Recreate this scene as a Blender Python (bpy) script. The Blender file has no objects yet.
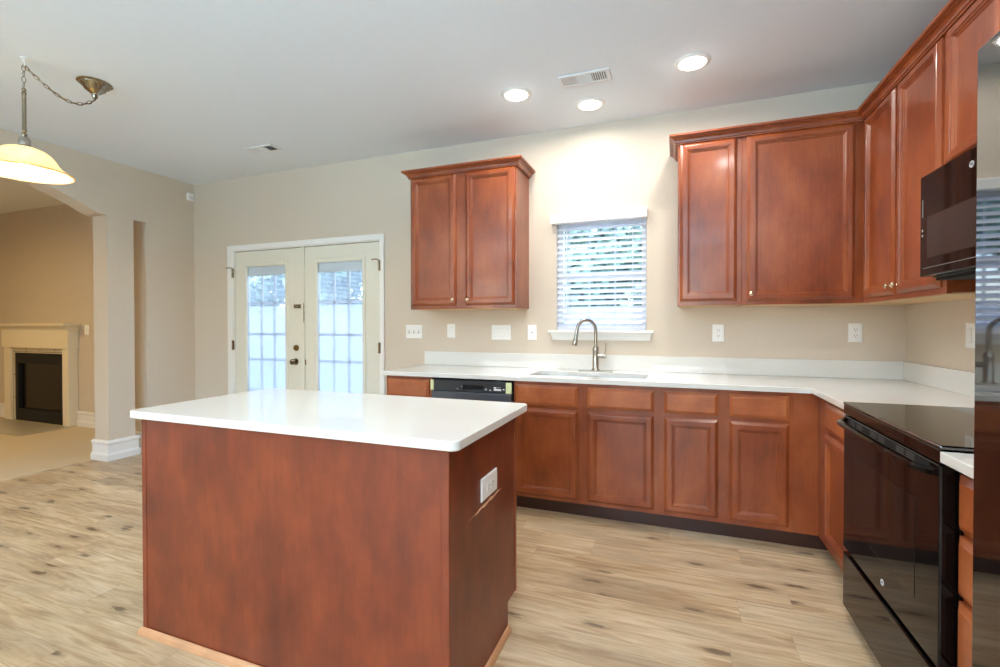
import bpy, bmesh, math, random
from mathutils import Matrix, Vector
random.seed(7)
scene = bpy.context.scene
COL = scene.collection

# ------------------------------------------------------------------ camera
def rad(a): return math.radians(a)
H = 1.258
cam_data = bpy.data.cameras.new('camera')
cam_data.sensor_width = 36.0
cam_data.lens = 466.056 / 1000 * 36.0
cam_data.shift_y = -0.0037
cam_data.clip_start = 0.02
cam_data.clip_end = 200
cam = bpy.data.objects.new('camera', cam_data)
COL.objects.link(cam)
_yaw, _pit, _rol = rad(20.511), rad(-0.5945), rad(0.0525)
def _w(x, d, z): return Vector((x*math.cos(_yaw) - d*math.sin(_yaw), x*math.sin(_yaw) + d*math.cos(_yaw), z))
_r0 = _w(1, 0, 0); _u0 = _w(0, -math.sin(_pit), math.cos(_pit)); _f0 = _w(0, math.cos(_pit), math.sin(_pit))
_r = _r0*math.cos(_rol) - _u0*math.sin(_rol)
_u = _r0*math.sin(_rol) + _u0*math.cos(_rol)
_m = Matrix((( _r.x, _u.x, -_f0.x, 0), (_r.y, _u.y, -_f0.y, 0), (_r.z, _u.z, -_f0.z, H), (0, 0, 0, 1)))
cam.matrix_world = _m
scene.camera = cam

# ------------------------------------------------------------------ world, exposure, added fill light
scene.view_settings.view_transform = 'Standard'
scene.view_settings.look = 'None'
scene.view_settings.gamma = 1.0
scene.view_settings.use_curve_mapping = False
scene.view_settings.exposure = 0.12
world = bpy.data.worlds.new('sky'); scene.world = world; world.use_nodes = True
_nt = world.node_tree; _nt.nodes.clear()
_sky = _nt.nodes.new('ShaderNodeTexSky'); _sky.sky_type = 'NISHITA'; _sky.sun_disc = False
_sky.sun_elevation = rad(50); _sky.sun_rotation = rad(200); _sky.air_density = 1.0; _sky.dust_density = 2.5
_bg = _nt.nodes.new('ShaderNodeBackground'); _bg.inputs['Strength'].default_value = 1.2
_out = _nt.nodes.new('ShaderNodeOutputWorld')
_tint = _nt.nodes.new('ShaderNodeMix'); _tint.data_type = 'RGBA'; _tint.blend_type = 'MULTIPLY'; _tint.inputs[0].default_value = 1.0
_tint.inputs[7].default_value = (1.0, 0.96, 0.99, 1)
_nt.links.new(_sky.outputs[0], _tint.inputs[6]); _nt.links.new(_tint.outputs[2], _bg.inputs['Color']); _nt.links.new(_bg.outputs[0], _out.inputs['Surface'])
try:
    scene.cycles.use_denoising = True
    scene.cycles.max_bounces = 10
    scene.cycles.diffuse_bounces = 5
    scene.cycles.sample_clamp_indirect = 6.0
except Exception:
    pass

def area_light(name, loc, rot, sx, sy, power, color, spread=180, shape='RECTANGLE'):
    d = bpy.data.lights.new(name, 'AREA'); d.shape = shape; d.size = sx; d.size_y = sy
    d.energy = power; d.color = color; d.spread = rad(spread)
    o = bpy.data.objects.new(name, d); COL.objects.link(o); o.location = loc; o.rotation_euler = rot
    return o
FILL_TINT = (0.44, 0.76, 1.0)
# added cool fill aimed upward, placed at the invented windows behind the camera
area_light('window_daylight', (-3.4, -3.12, 1.5), (rad(155), 0, 0), 1.9, 1.5, 110, FILL_TINT, 135)
area_light('window_daylight', (-0.4, -3.12, 1.5), (rad(155), 0, 0), 1.9, 1.5, 320, FILL_TINT, 135)
DOWNLIGHT_POWER = 9.5
LIVING_POWER = 38

# ------------------------------------------------------------------ node helpers
def lin(c):
    return tuple(((v/255)/12.92 if v/255 <= 0.04045 else ((v/255+0.055)/1.055)**2.4) for v in c) + (1.0,)
def new_mat(name):
    m = bpy.data.materials.new(name); m.use_nodes = True
    nt = m.node_tree; b = nt.nodes['Principled BSDF']
    return m, nt, b
def N(nt, typ, **kw):
    n = nt.nodes.new(typ)
    for k, v in kw.items():
        if k.startswith('i_'): n.inputs[int(k[2:])].default_value = v
        else: setattr(n, k, v)
    return n
def math_n(nt, op, a, b=None, c=None):
    n = nt.nodes.new('ShaderNodeMath'); n.operation = op
    for i, v in enumerate((a, b, c)):
        if v is None: continue
        if isinstance(v, (int, float)): n.inputs[i].default_value = v
        else: nt.links.new(v, n.inputs[i])
    return n.outputs[0]
def mixc(nt, fac, a, b, blend='MIX'):
    n = nt.nodes.new('ShaderNodeMix'); n.data_type = 'RGBA'; n.blend_type = blend
    for s, v in ((n.inputs[0], fac), (n.inputs[6], a), (n.inputs[7], b)):
        if isinstance(v, (int, float)): s.default_value = v
        elif isinstance(v, tuple): s.default_value = v
        else: nt.links.new(v, s)
    return n.outputs[2]
def ramp(nt, fac, stops):
    n = nt.nodes.new('ShaderNodeValToRGB'); e = n.color_ramp.elements
    while len(e) < len(stops): e.new(0.5)
    for el, (p, c) in zip(e, stops): el.position = p; el.color = c
    nt.links.new(fac, n.inputs[0]); return n.outputs[0]
def pos_scaled(nt, sc):
    g = nt.nodes.new('ShaderNodeNewGeometry'); mp = nt.nodes.new('ShaderNodeMapping'); mp.inputs['Scale'].default_value = sc
    nt.links.new(g.outputs['Position'], mp.inputs['Vector']); return mp.outputs[0]
def noise(nt, vec, scale, detail=4, rough=0.55, dist=0.0):
    n = nt.nodes.new('ShaderNodeTexNoise'); n.inputs['Scale'].default_value = scale; n.inputs['Detail'].default_value = detail
    n.inputs['Roughness'].default_value = rough; n.inputs['Distortion'].default_value = dist
    if vec is not None: nt.links.new(vec, n.inputs['Vector'])
    return n.outputs[0]
def bump(nt, b, h, strength, dist=0.01):
    n = nt.nodes.new('ShaderNodeBump'); n.inputs['Strength'].default_value = strength; n.inputs['Distance'].default_value = dist
    nt.links.new(h, n.inputs['Height']); nt.links.new(n.outputs[0], b.inputs['Normal'])

def simple(name, rgb, rough=0.5, metal=0.0, var=0.03, scale=20, ior=1.45, coat=0.0, bumpy=0.0, stretch=(1, 1, 1)):
    m, nt, b = new_mat(name)
    c = lin(rgb); v = noise(nt, pos_scaled(nt, stretch), scale, 3)
    lo = tuple(x*(1-var) for x in c[:3])+(1,); hi = tuple(min(1, x*(1+var)) for x in c[:3])+(1,)
    nt.links.new(ramp(nt, v, [(0.3, lo), (0.7, hi)]), b.inputs['Base Color'])
    b.inputs['Roughness'].default_value = rough; b.inputs['Metallic'].default_value = metal; b.inputs['IOR'].default_value = ior
    b.inputs['Coat Weight'].default_value = coat; b.inputs['Coat Roughness'].default_value = 0.08
    if bumpy: bump(nt, b, v, bumpy, 0.002)
    return m
def emissive(name, rgb, strength, base=(240, 240, 235)):
    m, nt, b = new_mat(name)
    b.inputs['Base Color'].default_value = lin(base); b.inputs['Emission Color'].default_value = lin(rgb)
    b.inputs['Emission Strength'].default_value = strength
    return m

def cherry(name, stretch, dark, mid, light, rough=0.32, coat=0.25):
    m, nt, b = new_mat(name)
    g = noise(nt, pos_scaled(nt, stretch), 22, 6, 0.6, 0.4)
    blot = noise(nt, pos_scaled(nt, (1, 1, 0.6)), 4.0, 4, 0.6)
    fac = math_n(nt, 'ADD', math_n(nt, 'MULTIPLY', g, 0.2), math_n(nt, 'MULTIPLY', blot, 0.8))
    nt.links.new(ramp(nt, fac, [(0.34, lin(dark)), (0.5, lin(mid)), (0.66, lin(light))]), b.inputs['Base Color'])
    b.inputs['Roughness'].default_value = rough
    b.inputs['Coat Weight'].default_value = coat; b.inputs['Coat Roughness'].default_value = 0.12
    return m

M = {}
CH = ((112, 49, 21), (140, 67, 31), (162, 86, 43))
M['cherry'] = cherry('cherry_upright_grain', (3, 3, 0.25), *CH)
M['cherry_h'] = cherry('cherry_level_grain', (0.25, 0.25, 3), (138, 68, 32), (164, 86, 44), (186, 108, 60))
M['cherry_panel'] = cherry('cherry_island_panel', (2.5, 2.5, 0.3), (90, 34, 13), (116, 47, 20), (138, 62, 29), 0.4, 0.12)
M['maple'] = simple('natural_maple', (222, 186, 136), 0.45, var=0.08, scale=8, stretch=(0.4, 3, 1))
M['shoe'] = simple('oak_shoe_moulding', (196, 142, 100), 0.4, var=0.1, scale=12)
M['bare_wood'] = simple('bare_scratched_wood', (250, 205, 170), 0.6, var=0.1, scale=60)
M['toe'] = cherry('toe_kick_cherry', (0.3, 0.3, 3), (50, 21, 9), (58, 25, 11), (66, 30, 14), 0.45)  # shade of the toe recess put into a darker cherry colour
M['quartz'] = simple('white_quartz', (228, 227, 222), 0.06, var=0.012, scale=90, ior=1.55)
M['wall'] = simple('beige_wall_paint', (212, 198, 180), 0.75, var=0.012, scale=60, bumpy=0.05)
M['ceiling'] = simple('white_ceiling_paint', (230, 236, 241), 0.85, var=0.01, scale=50, bumpy=0.05)
M['white'] = simple('white_trim_paint', (240, 239, 235), 0.35, var=0.01)
M['cream'] = simple('cream_door_paint', (226, 224, 210), 0.4, var=0.01)
M['mantel'] = simple('cream_mantel_paint', (238, 228, 204), 0.4, var=0.012)
M['plastic'] = simple('white_plastic', (246, 246, 244), 0.3, var=0.005)
M['slot'] = simple('socket_slot_grey', (150, 150, 148), 0.5, var=0.02)
M['gap_pale'] = simple('plate_gap_grey', (206, 206, 203), 0.5, var=0.01)
M['nickel'] = simple('brushed_nickel', (178, 172, 162), 0.26, metal=1.0, var=0.06, scale=80)
M['brass'] = simple('aged_brass', (140, 110, 60), 0.28, metal=1.0, var=0.1, scale=60)
M['bronze'] = simple('antique_pewter_metal', (150, 138, 118), 0.25, metal=1.0, var=0.15, scale=40)
M['steel'] = simple('brushed_steel', (214, 214, 212), 0.4, metal=0.8, var=0.05, scale=80, stretch=(1, 8, 1))
M['gloss_black'] = simple('gloss_black_enamel', (12, 10, 10), 0.05, var=0.1, ior=1.33)
M['glass_black'] = simple('black_ceramic_glass', (16, 14, 12), 0.04, var=0.1, ior=2.6)
M['fridge_black'] = simple('polished_black_steel', (12, 12, 13), 0.03, var=0.1, ior=2.2)
M['oven_glass'] = simple('dark_oven_glass', (26, 21, 19), 0.05, var=0.1, ior=1.36)
M['side_black'] = simple('black_side_enamel', (10, 9, 9), 0.45, var=0.1, ior=1.3)
M['knob'] = simple('champagne_nickel', (214, 192, 160), 0.25, metal=1.0, var=0.05)
M['micro_window'] = simple('microwave_window_mesh', (50, 43, 41), 0.12, var=0.1, scale=300)
M['charcoal'] = simple('charcoal_panel', (52, 53, 54), 0.3, var=0.05)
M['slate'] = simple('slate_steel_panel', (96, 99, 104), 0.3, metal=0.6, var=0.05)
M['dark_gap'] = simple('dark_recess', (12, 11, 10), 0.7, var=0.1)
M['foam'] = simple('pale_green_foam', (224, 226, 172), 0.8, var=0.04)
M['grey_slot'] = simple('grey_vent_louvre', (104, 97, 90), 0.4, var=0.05)
M['grey_mark'] = simple('pale_grey_marking', (168, 164, 160), 0.4, var=0.03)
M['silver'] = simple('silver_badge', (215, 215, 215), 0.3, metal=0.4, var=0.02)
M['vent'] = simple('white_vent_enamel', (226, 226, 226), 0.5, var=0.01)
M['vent_dark'] = simple('vent_duct_dark', (60, 60, 60), 0.7, var=0.1)
M['firebox'] = simple('black_firebox_metal', (16, 18, 20), 0.6, var=0.15)
M['fire_glass'] = simple('firebox_glass', (6, 7, 8), 0.25, var=0.1)
M['hearth'] = simple('hearth_tile', (176, 166, 146), 0.35, var=0.08, scale=6)
M['carpet'] = simple('beige_carpet', (206, 188, 158), 0.95, var=0.14, scale=260, bumpy=0.6)
def slat_mat():
    m, nt, b = new_mat('white_blind_slat')
    v = noise(nt, pos_scaled(nt, (1, 1, 1)), 30, 2)
    c = ramp(nt, v, [(0.3, lin((244, 246, 250))), (0.7, lin((250, 250, 252)))])
    nt.links.new(c, b.inputs['Base Color']); b.inputs['Roughness'].default_value = 0.45
    tl = N(nt, 'ShaderNodeBsdfTranslucent'); nt.links.new(c, tl.inputs[0])
    mx = N(nt, 'ShaderNodeMixShader'); mx.inputs[0].default_value = 0.6
    nt.links.new(b.outputs[0], mx.inputs[1]); nt.links.new(tl.outputs[0], mx.inputs[2])
    nt.links.new(mx.outputs[0], nt.nodes['Material Output'].inputs['Surface'])
    return m
M['slat'] = slat_mat()
M['grass'] = simple('lawn_grass', (120, 150, 96), 0.9, var=0.3, scale=14)
M['patio'] = simple('pale_patio_concrete', (168, 178, 190), 0.8, var=0.06, scale=5)
M['fence'] = simple('weathered_grey_fence', (160, 170, 184), 0.8, var=0.12, scale=7, stretch=(3, 1, 0.3))
M['leaf'] = simple('leaf_green', (122, 156, 138), 0.6, var=0.3, scale=6)
M['bark'] = simple('tree_bark', (110, 96, 84), 0.9, var=0.2, scale=12)
M['lens'] = emissive('lit_downlight_lens', (255, 250, 238), 6.0)
M['amber'] = emissive('amber_glass_rim', (226, 176, 92), 0.35, (206, 160, 90))
M['bulb'] = emissive('lit_bulb', (255, 226, 170), 9.0)

def glass_mat(name, tint=(245, 250, 255), frost=0.0):
    m, nt, b = new_mat(name)
    out = nt.nodes['Material Output']
    tr = N(nt, 'ShaderNodeBsdfTransparent'); tr.inputs[0].default_value = lin(tint)
    gl = N(nt, 'ShaderNodeBsdfGlossy'); gl.inputs['Roughness'].default_value = 0.02
    fr = N(nt, 'ShaderNodeFresnel'); fr.inputs[0].default_value = 1.45
    v = noise(nt, pos_scaled(nt, (1, 1, 1)), 2, 1)
    mx = N(nt, 'ShaderNodeMixShader'); gb = nt.nodes.new('ShaderNodeNewGeometry'); front = math_n(nt, 'SUBTRACT', 1.0, gb.outputs['Backfacing'])
    nt.links.new(math_n(nt, 'MULTIPLY', math_n(nt, 'MULTIPLY', fr.outputs[0], front), math_n(nt, 'ADD', 0.8, math_n(nt, 'MULTIPLY', v, 0.2))), mx.inputs[0])
    nt.links.new(tr.outputs[0], mx.inputs[1]); nt.links.new(gl.outputs[0], mx.inputs[2])
    nt.links.new(mx.outputs[0], out.inputs['Surface'])
    return m
M['glass'] = glass_mat('window_glass')

def shade_mat():
    m, nt, b = new_mat('alabaster_glass_shade')
    v = noise(nt, pos_scaled(nt, (1, 1, 1)), 9, 4, 0.6, 0.8)
    c = ramp(nt, v, [(0.3, lin((246, 228, 172))), (0.7, lin((255, 245, 212)))])
    nt.links.new(c, b.inputs['Base Color']); b.inputs['Roughness'].default_value = 0.25
    nt.links.new(c, b.inputs['Emission Color']); b.inputs['Emission Strength'].default_value = 0.55
    tl = N(nt, 'ShaderNodeBsdfTranslucent'); nt.links.new(c, tl.inputs[0])
    mx = N(nt, 'ShaderNodeMixShader'); mx.inputs[0].default_value = 0.5
    nt.links.new(b.outputs[0], mx.inputs[1]); nt.links.new(tl.outputs[0], mx.inputs[2])
    nt.links.new(mx.outputs[0], nt.nodes['Material Output'].inputs['Surface'])
    return m
M['shade'] = shade_mat()

def floor_mat():
    m, nt, b = new_mat('oak_vinyl_plank')
    g = nt.nodes.new('ShaderNodeNewGeometry'); sep = nt.nodes.new('ShaderNodeSeparateXYZ'); nt.links.new(g.outputs['Position'], sep.inputs[0])
    X, Y = sep.outputs[0], sep.outputs[1]
    PW, PL = 0.182, 1.22
    ry = math_n(nt, 'DIVIDE', Y, PW); row = math_n(nt, 'FLOOR', ry); fy = math_n(nt, 'FRACT', ry)
    wn = nt.nodes.new('ShaderNodeTexWhiteNoise'); wn.noise_dimensions = '1D'; nt.links.new(row, wn.inputs['W'])
    rx = math_n(nt, 'ADD', math_n(nt, 'DIVIDE', X, PL), math_n(nt, 'MULTIPLY', wn.outputs[0], 7.0))
    colr = math_n(nt, 'FLOOR', rx); fx = math_n(nt, 'FRACT', rx)
    idn = math_n(nt, 'ADD', math_n(nt, 'MULTIPLY', row, 17.31), math_n(nt, 'MULTIPLY', colr, 5.77))
    w2 = nt.nodes.new('ShaderNodeTexWhiteNoise'); w2.noise_dimensions = '1D'; nt.links.new(idn, w2.inputs['W'])
    rnd = w2.outputs[0]
    def vec(sx, sy, off):
        cb = nt.nodes.new('ShaderNodeCombineXYZ')
        nt.links.new(math_n(nt, 'MULTIPLY', X, sx), cb.inputs[0]); nt.links.new(math_n(nt, 'MULTIPLY', Y, sy), cb.inputs[1])
        nt.links.new(math_n(nt, 'MULTIPLY', rnd, off), cb.inputs[2]); return cb.outputs[0]
    grain = noise(nt, vec(1.1, 10.0, 40), 2.4, 7, 0.6, 1.3)
    fine = noise(nt, vec(2.5, 60.0, 31), 3.0, 4, 0.6, 0.2)
    soft = noise(nt, vec(0.9, 3.0, 50), 1.6, 3, 0.5, 0.3)
    fac = math_n(nt, 'ADD', math_n(nt, 'ADD', math_n(nt, 'MULTIPLY', grain, 0.60), math_n(nt, 'MULTIPLY', fine, 0.15)), math_n(nt, 'MULTIPLY', soft, 0.25))
    base = ramp(nt, fac, [(0.30, lin((146, 117, 86))), (0.42, lin((188, 158, 122))), (0.52, lin((212, 186, 150))), (0.66, lin((230, 210, 180)))])
    gp = noise(nt, vec(0.7, 2.2, 60), 1.7, 3, 0.55, 0.6)
    base = mixc(nt, math_n(nt, 'MULTIPLY', ramp(nt, gp, [(0.45, (0, 0, 0, 1)), (0.68, (1, 1, 1, 1))]), 0.5), base, lin((160, 138, 114)))
    tone = mixc(nt, math_n(nt, 'MULTIPLY', rnd, 0.75), base, mixc(nt, 0.5, base, lin((196, 180, 158)), 'MULTIPLY'))
    # knots: stretched cells, kept only where another noise allows
    def vec2(sx, sy, off):
        cb = nt.nodes.new('ShaderNodeCombineXYZ')
        nt.links.new(math_n(nt, 'ADD', math_n(nt, 'MULTIPLY', X, sx), math_n(nt, 'MULTIPLY', rnd, off)), cb.inputs[0])
        nt.links.new(math_n(nt, 'MULTIPLY', Y, sy), cb.inputs[1]); return cb.outputs[0]
    vo = nt.nodes.new('ShaderNodeTexVoronoi'); vo.voronoi_dimensions = '2D'; vo.feature = 'F1'; vo.inputs['Scale'].default_value = 1.0; vo.inputs['Randomness'].default_value = 1.0
    nt.links.new(vec2(2.6, 8.5, 90), vo.inputs['Vector'])
    kd = math_n(nt, 'ADD', vo.outputs['Distance'], math_n(nt, 'MULTIPLY', math_n(nt, 'SUBTRACT', noise(nt, vec(3.0, 14.0, 40), 3.0, 5, 0.65, 1.0), 0.5), 0.5))
    knot = ramp(nt, kd, [(0.06, (1, 1, 1, 1)), (0.15, (0, 0, 0, 1))])
    halo = ramp(nt, kd, [(0.12, (1, 1, 1, 1)), (0.42, (0, 0, 0, 1))])
    sc = nt.nodes.new('ShaderNodeSeparateColor'); nt.links.new(vo.outputs['Color'], sc.inputs[0])
    keep = math_n(nt, 'GREATER_THAN', sc.outputs[0], 0.66)
    c0 = mixc(nt, math_n(nt, 'MULTIPLY', math_n(nt, 'MULTIPLY', halo, keep), 0.40), tone, lin((150, 122, 92)))
    c1 = mixc(nt, math_n(nt, 'MULTIPLY', math_n(nt, 'MULTIPLY', knot, keep), 0.72), c0, lin((84, 66, 50)))
    # dark mineral streaks
    st = noise(nt, vec(1.2, 20.0, 23), 1.9, 5, 0.62, 1.4)
    sf = ramp(nt, st, [(0.58, (0, 0, 0, 1)), (0.70, (1, 1, 1, 1))])
    c2 = mixc(nt, math_n(nt, 'MULTIPLY', sf, 0.42), c1, lin((124, 98, 72)))
    # plank joints
    ey = math_n(nt, 'MINIMUM', fy, math_n(nt, 'SUBTRACT', 1.0, fy)); ex = math_n(nt, 'MINIMUM', fx, math_n(nt, 'SUBTRACT', 1.0, fx))
    jy = math_n(nt, 'LESS_THAN', ey, 0.008); jx = math_n(nt, 'LESS_THAN', ex, 0.0012)
    j = math_n(nt, 'MAXIMUM', jy, jx)
    c3 = mixc(nt, math_n(nt, 'MULTIPLY', j, 0.2), c2, lin((96, 78, 60)))
    nt.links.new(c3, b.inputs['Base Color'])
    b.inputs['Roughness'].default_value = 0.38; b.inputs['IOR'].default_value = 1.45
    bump(nt, b, math_n(nt, 'SUBTRACT', grain, math_n(nt, 'MULTIPLY', j, 0.8)), 0.10, 0.003)
    return m
M['floor'] = floor_mat()

def tile_mat():
    m, nt, b = new_mat('surround_tile')
    br = nt.nodes.new('ShaderNodeTexBrick'); br.offset = 0
    mp = nt.nodes.new('ShaderNodeMapping'); mp.inputs['Rotation'].default_value = (rad(90), 0, 0)
    g = nt.nodes.new('ShaderNodeNewGeometry'); nt.links.new(g.outputs['Position'], mp.inputs[0]); nt.links.new(mp.outputs[0], br.inputs['Vector'])
    br.inputs['Color1'].default_value = lin((214, 202, 176)); br.inputs['Color2'].default_value = lin((206, 194, 168)); br.inputs['Mortar'].default_value = lin((120, 108, 90))
    br.inputs['Scale'].default_value = 1.0; br.inputs['Brick Width'].default_value = 0.305; br.inputs['Row Height'].default_value = 0.305; br.inputs['Mortar Size'].default_value = 0.005
    nt.links.new(br.outputs[0], b.inputs['Base Color']); b.inputs['Roughness'].default_value = 0.3
    return m
M['tile'] = tile_mat()

# ------------------------------------------------------------------ mesh helpers
ORIG = {}
class B:
    def __init__(s, T=None): s.bm = bmesh.new(); s.T = T or Matrix()
    def v(s, p): return s.bm.verts.new(s.T @ Vector(p))
    def f(s, vs):
        try: return s.bm.faces.new(vs)
        except ValueError: return None
    def box(s, x0, y0, z0, x1, y1, z1):
        x0, x1 = sorted((x0, x1)); y0, y1 = sorted((y0, y1)); z0, z1 = sorted((z0, z1))
        c = [s.v(p) for p in ((x0,y0,z0),(x1,y0,z0),(x1,y1,z0),(x0,y1,z0),(x0,y0,z1),(x1,y0,z1),(x1,y1,z1),(x0,y1,z1))]
        for q in ((3,2,1,0),(4,5,6,7),(0,1,5,4),(1,2,6,5),(2,3,7,6),(3,0,4,7)): s.f([c[i] for i in q])
        return s
    def prism(s, poly, axis, a0, a1):
        """poly: 2-D outline; axis 'X': (y,z), 'Y': (x,z), 'Z': (x,y)"""
        def P(p, a): return {'X': (a, p[0], p[1]), 'Y': (p[0], a, p[1]), 'Z': (p[0], p[1], a)}[axis]
        A = [s.v(P(p, a0)) for p in poly]; C = [s.v(P(p, a1)) for p in poly]; n = len(poly)
        s.f(A[::-1]); s.f(C)
        for i in range(n): s.f([A[i], A[(i+1) % n], C[(i+1) % n], C[i]])
        return s
    def loops(s, rings, cap0=True, cap1=True, closed=True):
        R = [[s.v(p) for p in r] for r in rings]
        for a, b in zip(R, R[1:]):
            n = len(a)
            for i in range(n if closed else n-1): s.f([a[i], a[(i+1) % n], b[(i+1) % n], b[i]])
        if cap0: s.f(R[0][::-1])
        if cap1: s.f(R[-1])
        return s
    def lathe(s, prof, c=(0,0,0), axis='Z', n=24, caps=(False, False)):
        rings = []
        for r, h in prof:
            ring = []
            for i in range(n):
                a = 2*math.pi*i/n; x, y = r*math.cos(a), r*math.sin(a)
                p = {'Z': (x, y, h), 'Y': (x, -h, y), 'X': (-h, x, y), 'W': (h, -x, y)}[axis]
                ring.append((c[0]+p[0], c[1]+p[1], c[2]+p[2]))
            rings.append(ring)
        return s.loops(rings, *caps)
    def tube(s, pts, r, n=10, caps=True):
        P = [Vector(p) for p in pts]; rr = r if isinstance(r, (list, tuple)) else [r]*len(P)
        rings = []; up = None
        for i, p in enumerate(P):
            d = (P[min(i+1, len(P)-1)] - P[max(i-1, 0)]).normalized()
            if up is None: up = Vector((0,0,1)) if abs(d.z) < 0.9 else Vector((1,0,0))
            a = d.cross(up).normalized(); b = a.cross(d).normalized(); up = b
            rings.append([tuple(p + rr[i]*(a*math.cos(2*math.pi*k/n) + b*math.sin(2*math.pi*k/n))) for k in range(n)])
        return s.loops(rings, caps, caps)
    def panel(s, w, h, prof, back=0.0):
        """mitred rectangular panel in local (a, b, c): prof is [(inset, height)], last ring capped"""
        rings = []
        for ins, c in prof:
            rings.append([(ins, ins, c), (w-ins, ins, c), (w-ins, h-ins, c), (ins, h-ins, c)])
        return s.loops(rings, True, True)
    def build(s, name, mat, parent=None, bevel=0.0, smooth=False, seg=2):
        bm = s.bm
        bmesh.ops.recalc_face_normals(bm, faces=bm.faces)
        o0 = ORIG.get(parent.name, Vector((0,0,0))) if parent else Vector((0,0,0))
        if o0.length: bmesh.ops.translate(bm, verts=bm.verts, vec=-o0)
        me = bpy.data.meshes.new(name); bm.to_mesh(me); bm.free()
        me.materials.append(mat if not isinstance(mat, str) else M[mat])
        o = bpy.data.objects.new(name, me); COL.objects.link(o)
        if parent: o.parent = parent
        ORIG[o.name] = o0.copy()
        if smooth:
            for p in me.polygons: p.use_smooth = True
            md = o.modifiers.new('edge', 'EDGE_SPLIT'); md.split_angle = rad(40)
        if bevel:
            md = o.modifiers.new('bevel', 'BEVEL'); md.width = bevel; md.segments = seg; md.limit_method = 'ANGLE'; md.angle_limit = rad(40)
            md.harden_normals = False
        return o
def tag(o, label=None, cat=None, group=None, kind=None):
    if label: o['label'] = label
    if cat: o['category'] = cat
    if group: o['group'] = group
    if kind: o['kind'] = kind
    return o
def thing(name, label, cat, loc, group=None, kind=None):
    o = bpy.data.objects.new(name, None); o.empty_display_size = 0.1; COL.objects.link(o); o.location = loc
    ORIG[o.name] = Vector(loc)
    return tag(o, label, cat, group, kind)
def structure(o, label, cat): return tag(o, label, cat, None, 'structure')
def copy_tree(src, loc, label, group=None):
    r = src.copy(); COL.objects.link(r); r.location = loc; r['label'] = label
    if group: r['group'] = group
    for ch in list(src.children):
        c = ch.copy(); COL.objects.link(c); c.parent = r
        for g in list(ch.children):
            d = g.copy(); COL.objects.link(d); d.parent = c
    return r
def frame(origin, a, c):
    """local (a, b, c) -> world: b is up, c points out of the face"""
    a = Vector(a); c = Vector(c); b = Vector((0, 0, 1))
    return Matrix(((a.x, b.x, c.x, origin[0]), (a.y, b.y, c.y, origin[1]), (a.z, b.z, c.z, origin[2]), (0, 0, 0, 1)))
def face_back(x0, y, z0): return frame((x0, y, z0), (1, 0, 0), (0, -1, 0))
def face_right(y0, x, z0): return frame((x, y0, z0), (0, -1, 0), (-1, 0, 0))
def face_rear(x0, y, z0): return frame((x0, y, z0), (-1, 0, 0), (0, 1, 0))
def face_left_wall(y0, x, z0): return frame((x, y0, z0), (0, 1, 0), (1, 0, 0))
def rrect(x0, y0, x1, y1, r, n=6):
    out = []
    for cx, cy, a0 in ((x1-r, y0+r, -90), (x1-r, y1-r, 0), (x0+r, y1-r, 90), (x0+r, y0+r, 180)):
        for i in range(n+1):
            a = rad(a0 + 90*i/n); out.append((cx + r*math.cos(a), cy + r*math.sin(a)))
    return out
def cells(b, xs, ys, keep, z0, z1, axis='Z'):
    """slab made of the kept grid cells, only outer faces"""
    def P(x, y, z): return {'Z': (x, y, z), 'Y': (x, z, y)}[axis]
    V = {}
    def gv(i, j, k):
        if (i, j, k) not in V: V[(i, j, k)] = b.v(P(xs[i], ys[j], (z0, z1)[k]))
        return V[(i, j, k)]
    K = {(i, j) for i in range(len(xs)-1) for j in range(len(ys)-1) if keep((xs[i]+xs[i+1])/2, (ys[j]+ys[j+1])/2)}
    for i, j in K:
        b.f([gv(i,j,1), gv(i+1,j,1), gv(i+1,j+1,1), gv(i,j+1,1)]); b.f([gv(i,j,0), gv(i,j+1,0), gv(i+1,j+1,0), gv(i+1,j,0)])
        if (i-1, j) not in K: b.f([gv(i,j,0), gv(i,j,1), gv(i,j+1,1), gv(i,j+1,0)])
        if (i+1, j) not in K: b.f([gv(i+1,j,0), gv(i+1,j+1,0), gv(i+1,j+1,1), gv(i+1,j,1)])
        if (i, j-1) not in K: b.f([gv(i,j,0), gv(i+1,j,0), gv(i+1,j,1), gv(i,j,1)])
        if (i, j+1) not in K: b.f([gv(i,j+1,0), gv(i,j+1,1), gv(i+1,j+1,1), gv(i+1,j+1,0)])
    return b

# ------------------------------------------------------------------ room dimensions
YB, XR, XL, XLF, ZC, YF = 3.604, 1.352, -4.914, -5.120, 2.79, -3.2
XW = -9.6
DX0, DX1, DZ = -4.335, -2.500, 2.045          # french door opening
WX0, WX1, WZ0, WZ1 = -0.872, -0.192, 1.205, 2.06   # kitchen window opening

# ------------------------------------------------------------------ setting
structure(B().box(-5.10, YF, -0.1, XR, YB, 0).build('floor', 'floor'), 'light oak plank floor of the kitchen with dark knots', 'floor')
structure(B().box(XW, YF, -0.1, -5.10, YB, 0.004).build('floor_carpet', 'carpet'), 'beige carpet floor of the fireplace room beyond the arch', 'carpet floor')
structure(B().box(XW, YF-0.15, ZC, XR+0.15, YB+0.15, ZC+0.12).build('ceiling', 'ceiling'), 'flat white ceiling over the kitchen', 'ceiling')
wb = cells(B(), [XW-0.15, DX0, DX1, WX0, WX1, XR+0.15], [-0.1, 0, WZ0, DZ, WZ1, ZC],
           lambda x, z: not ((DX0 < x < DX1 and 0 < z < DZ) or (WX0 < x < WX1 and WZ0 < z < WZ1)), YB, YB+0.15, 'Y').build('wall_back', 'wall')
structure(wb, 'beige back wall with the sink window and the double door', 'wall')
structure(B().box(XR, YF-0.15, -0.1, XR+0.15, YB+0.15, ZC).build('wall_right', 'wall'), 'beige wall behind the range and refrigerator', 'wall')
arc = []
_R, _cy = 2.5, 1.55
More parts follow.
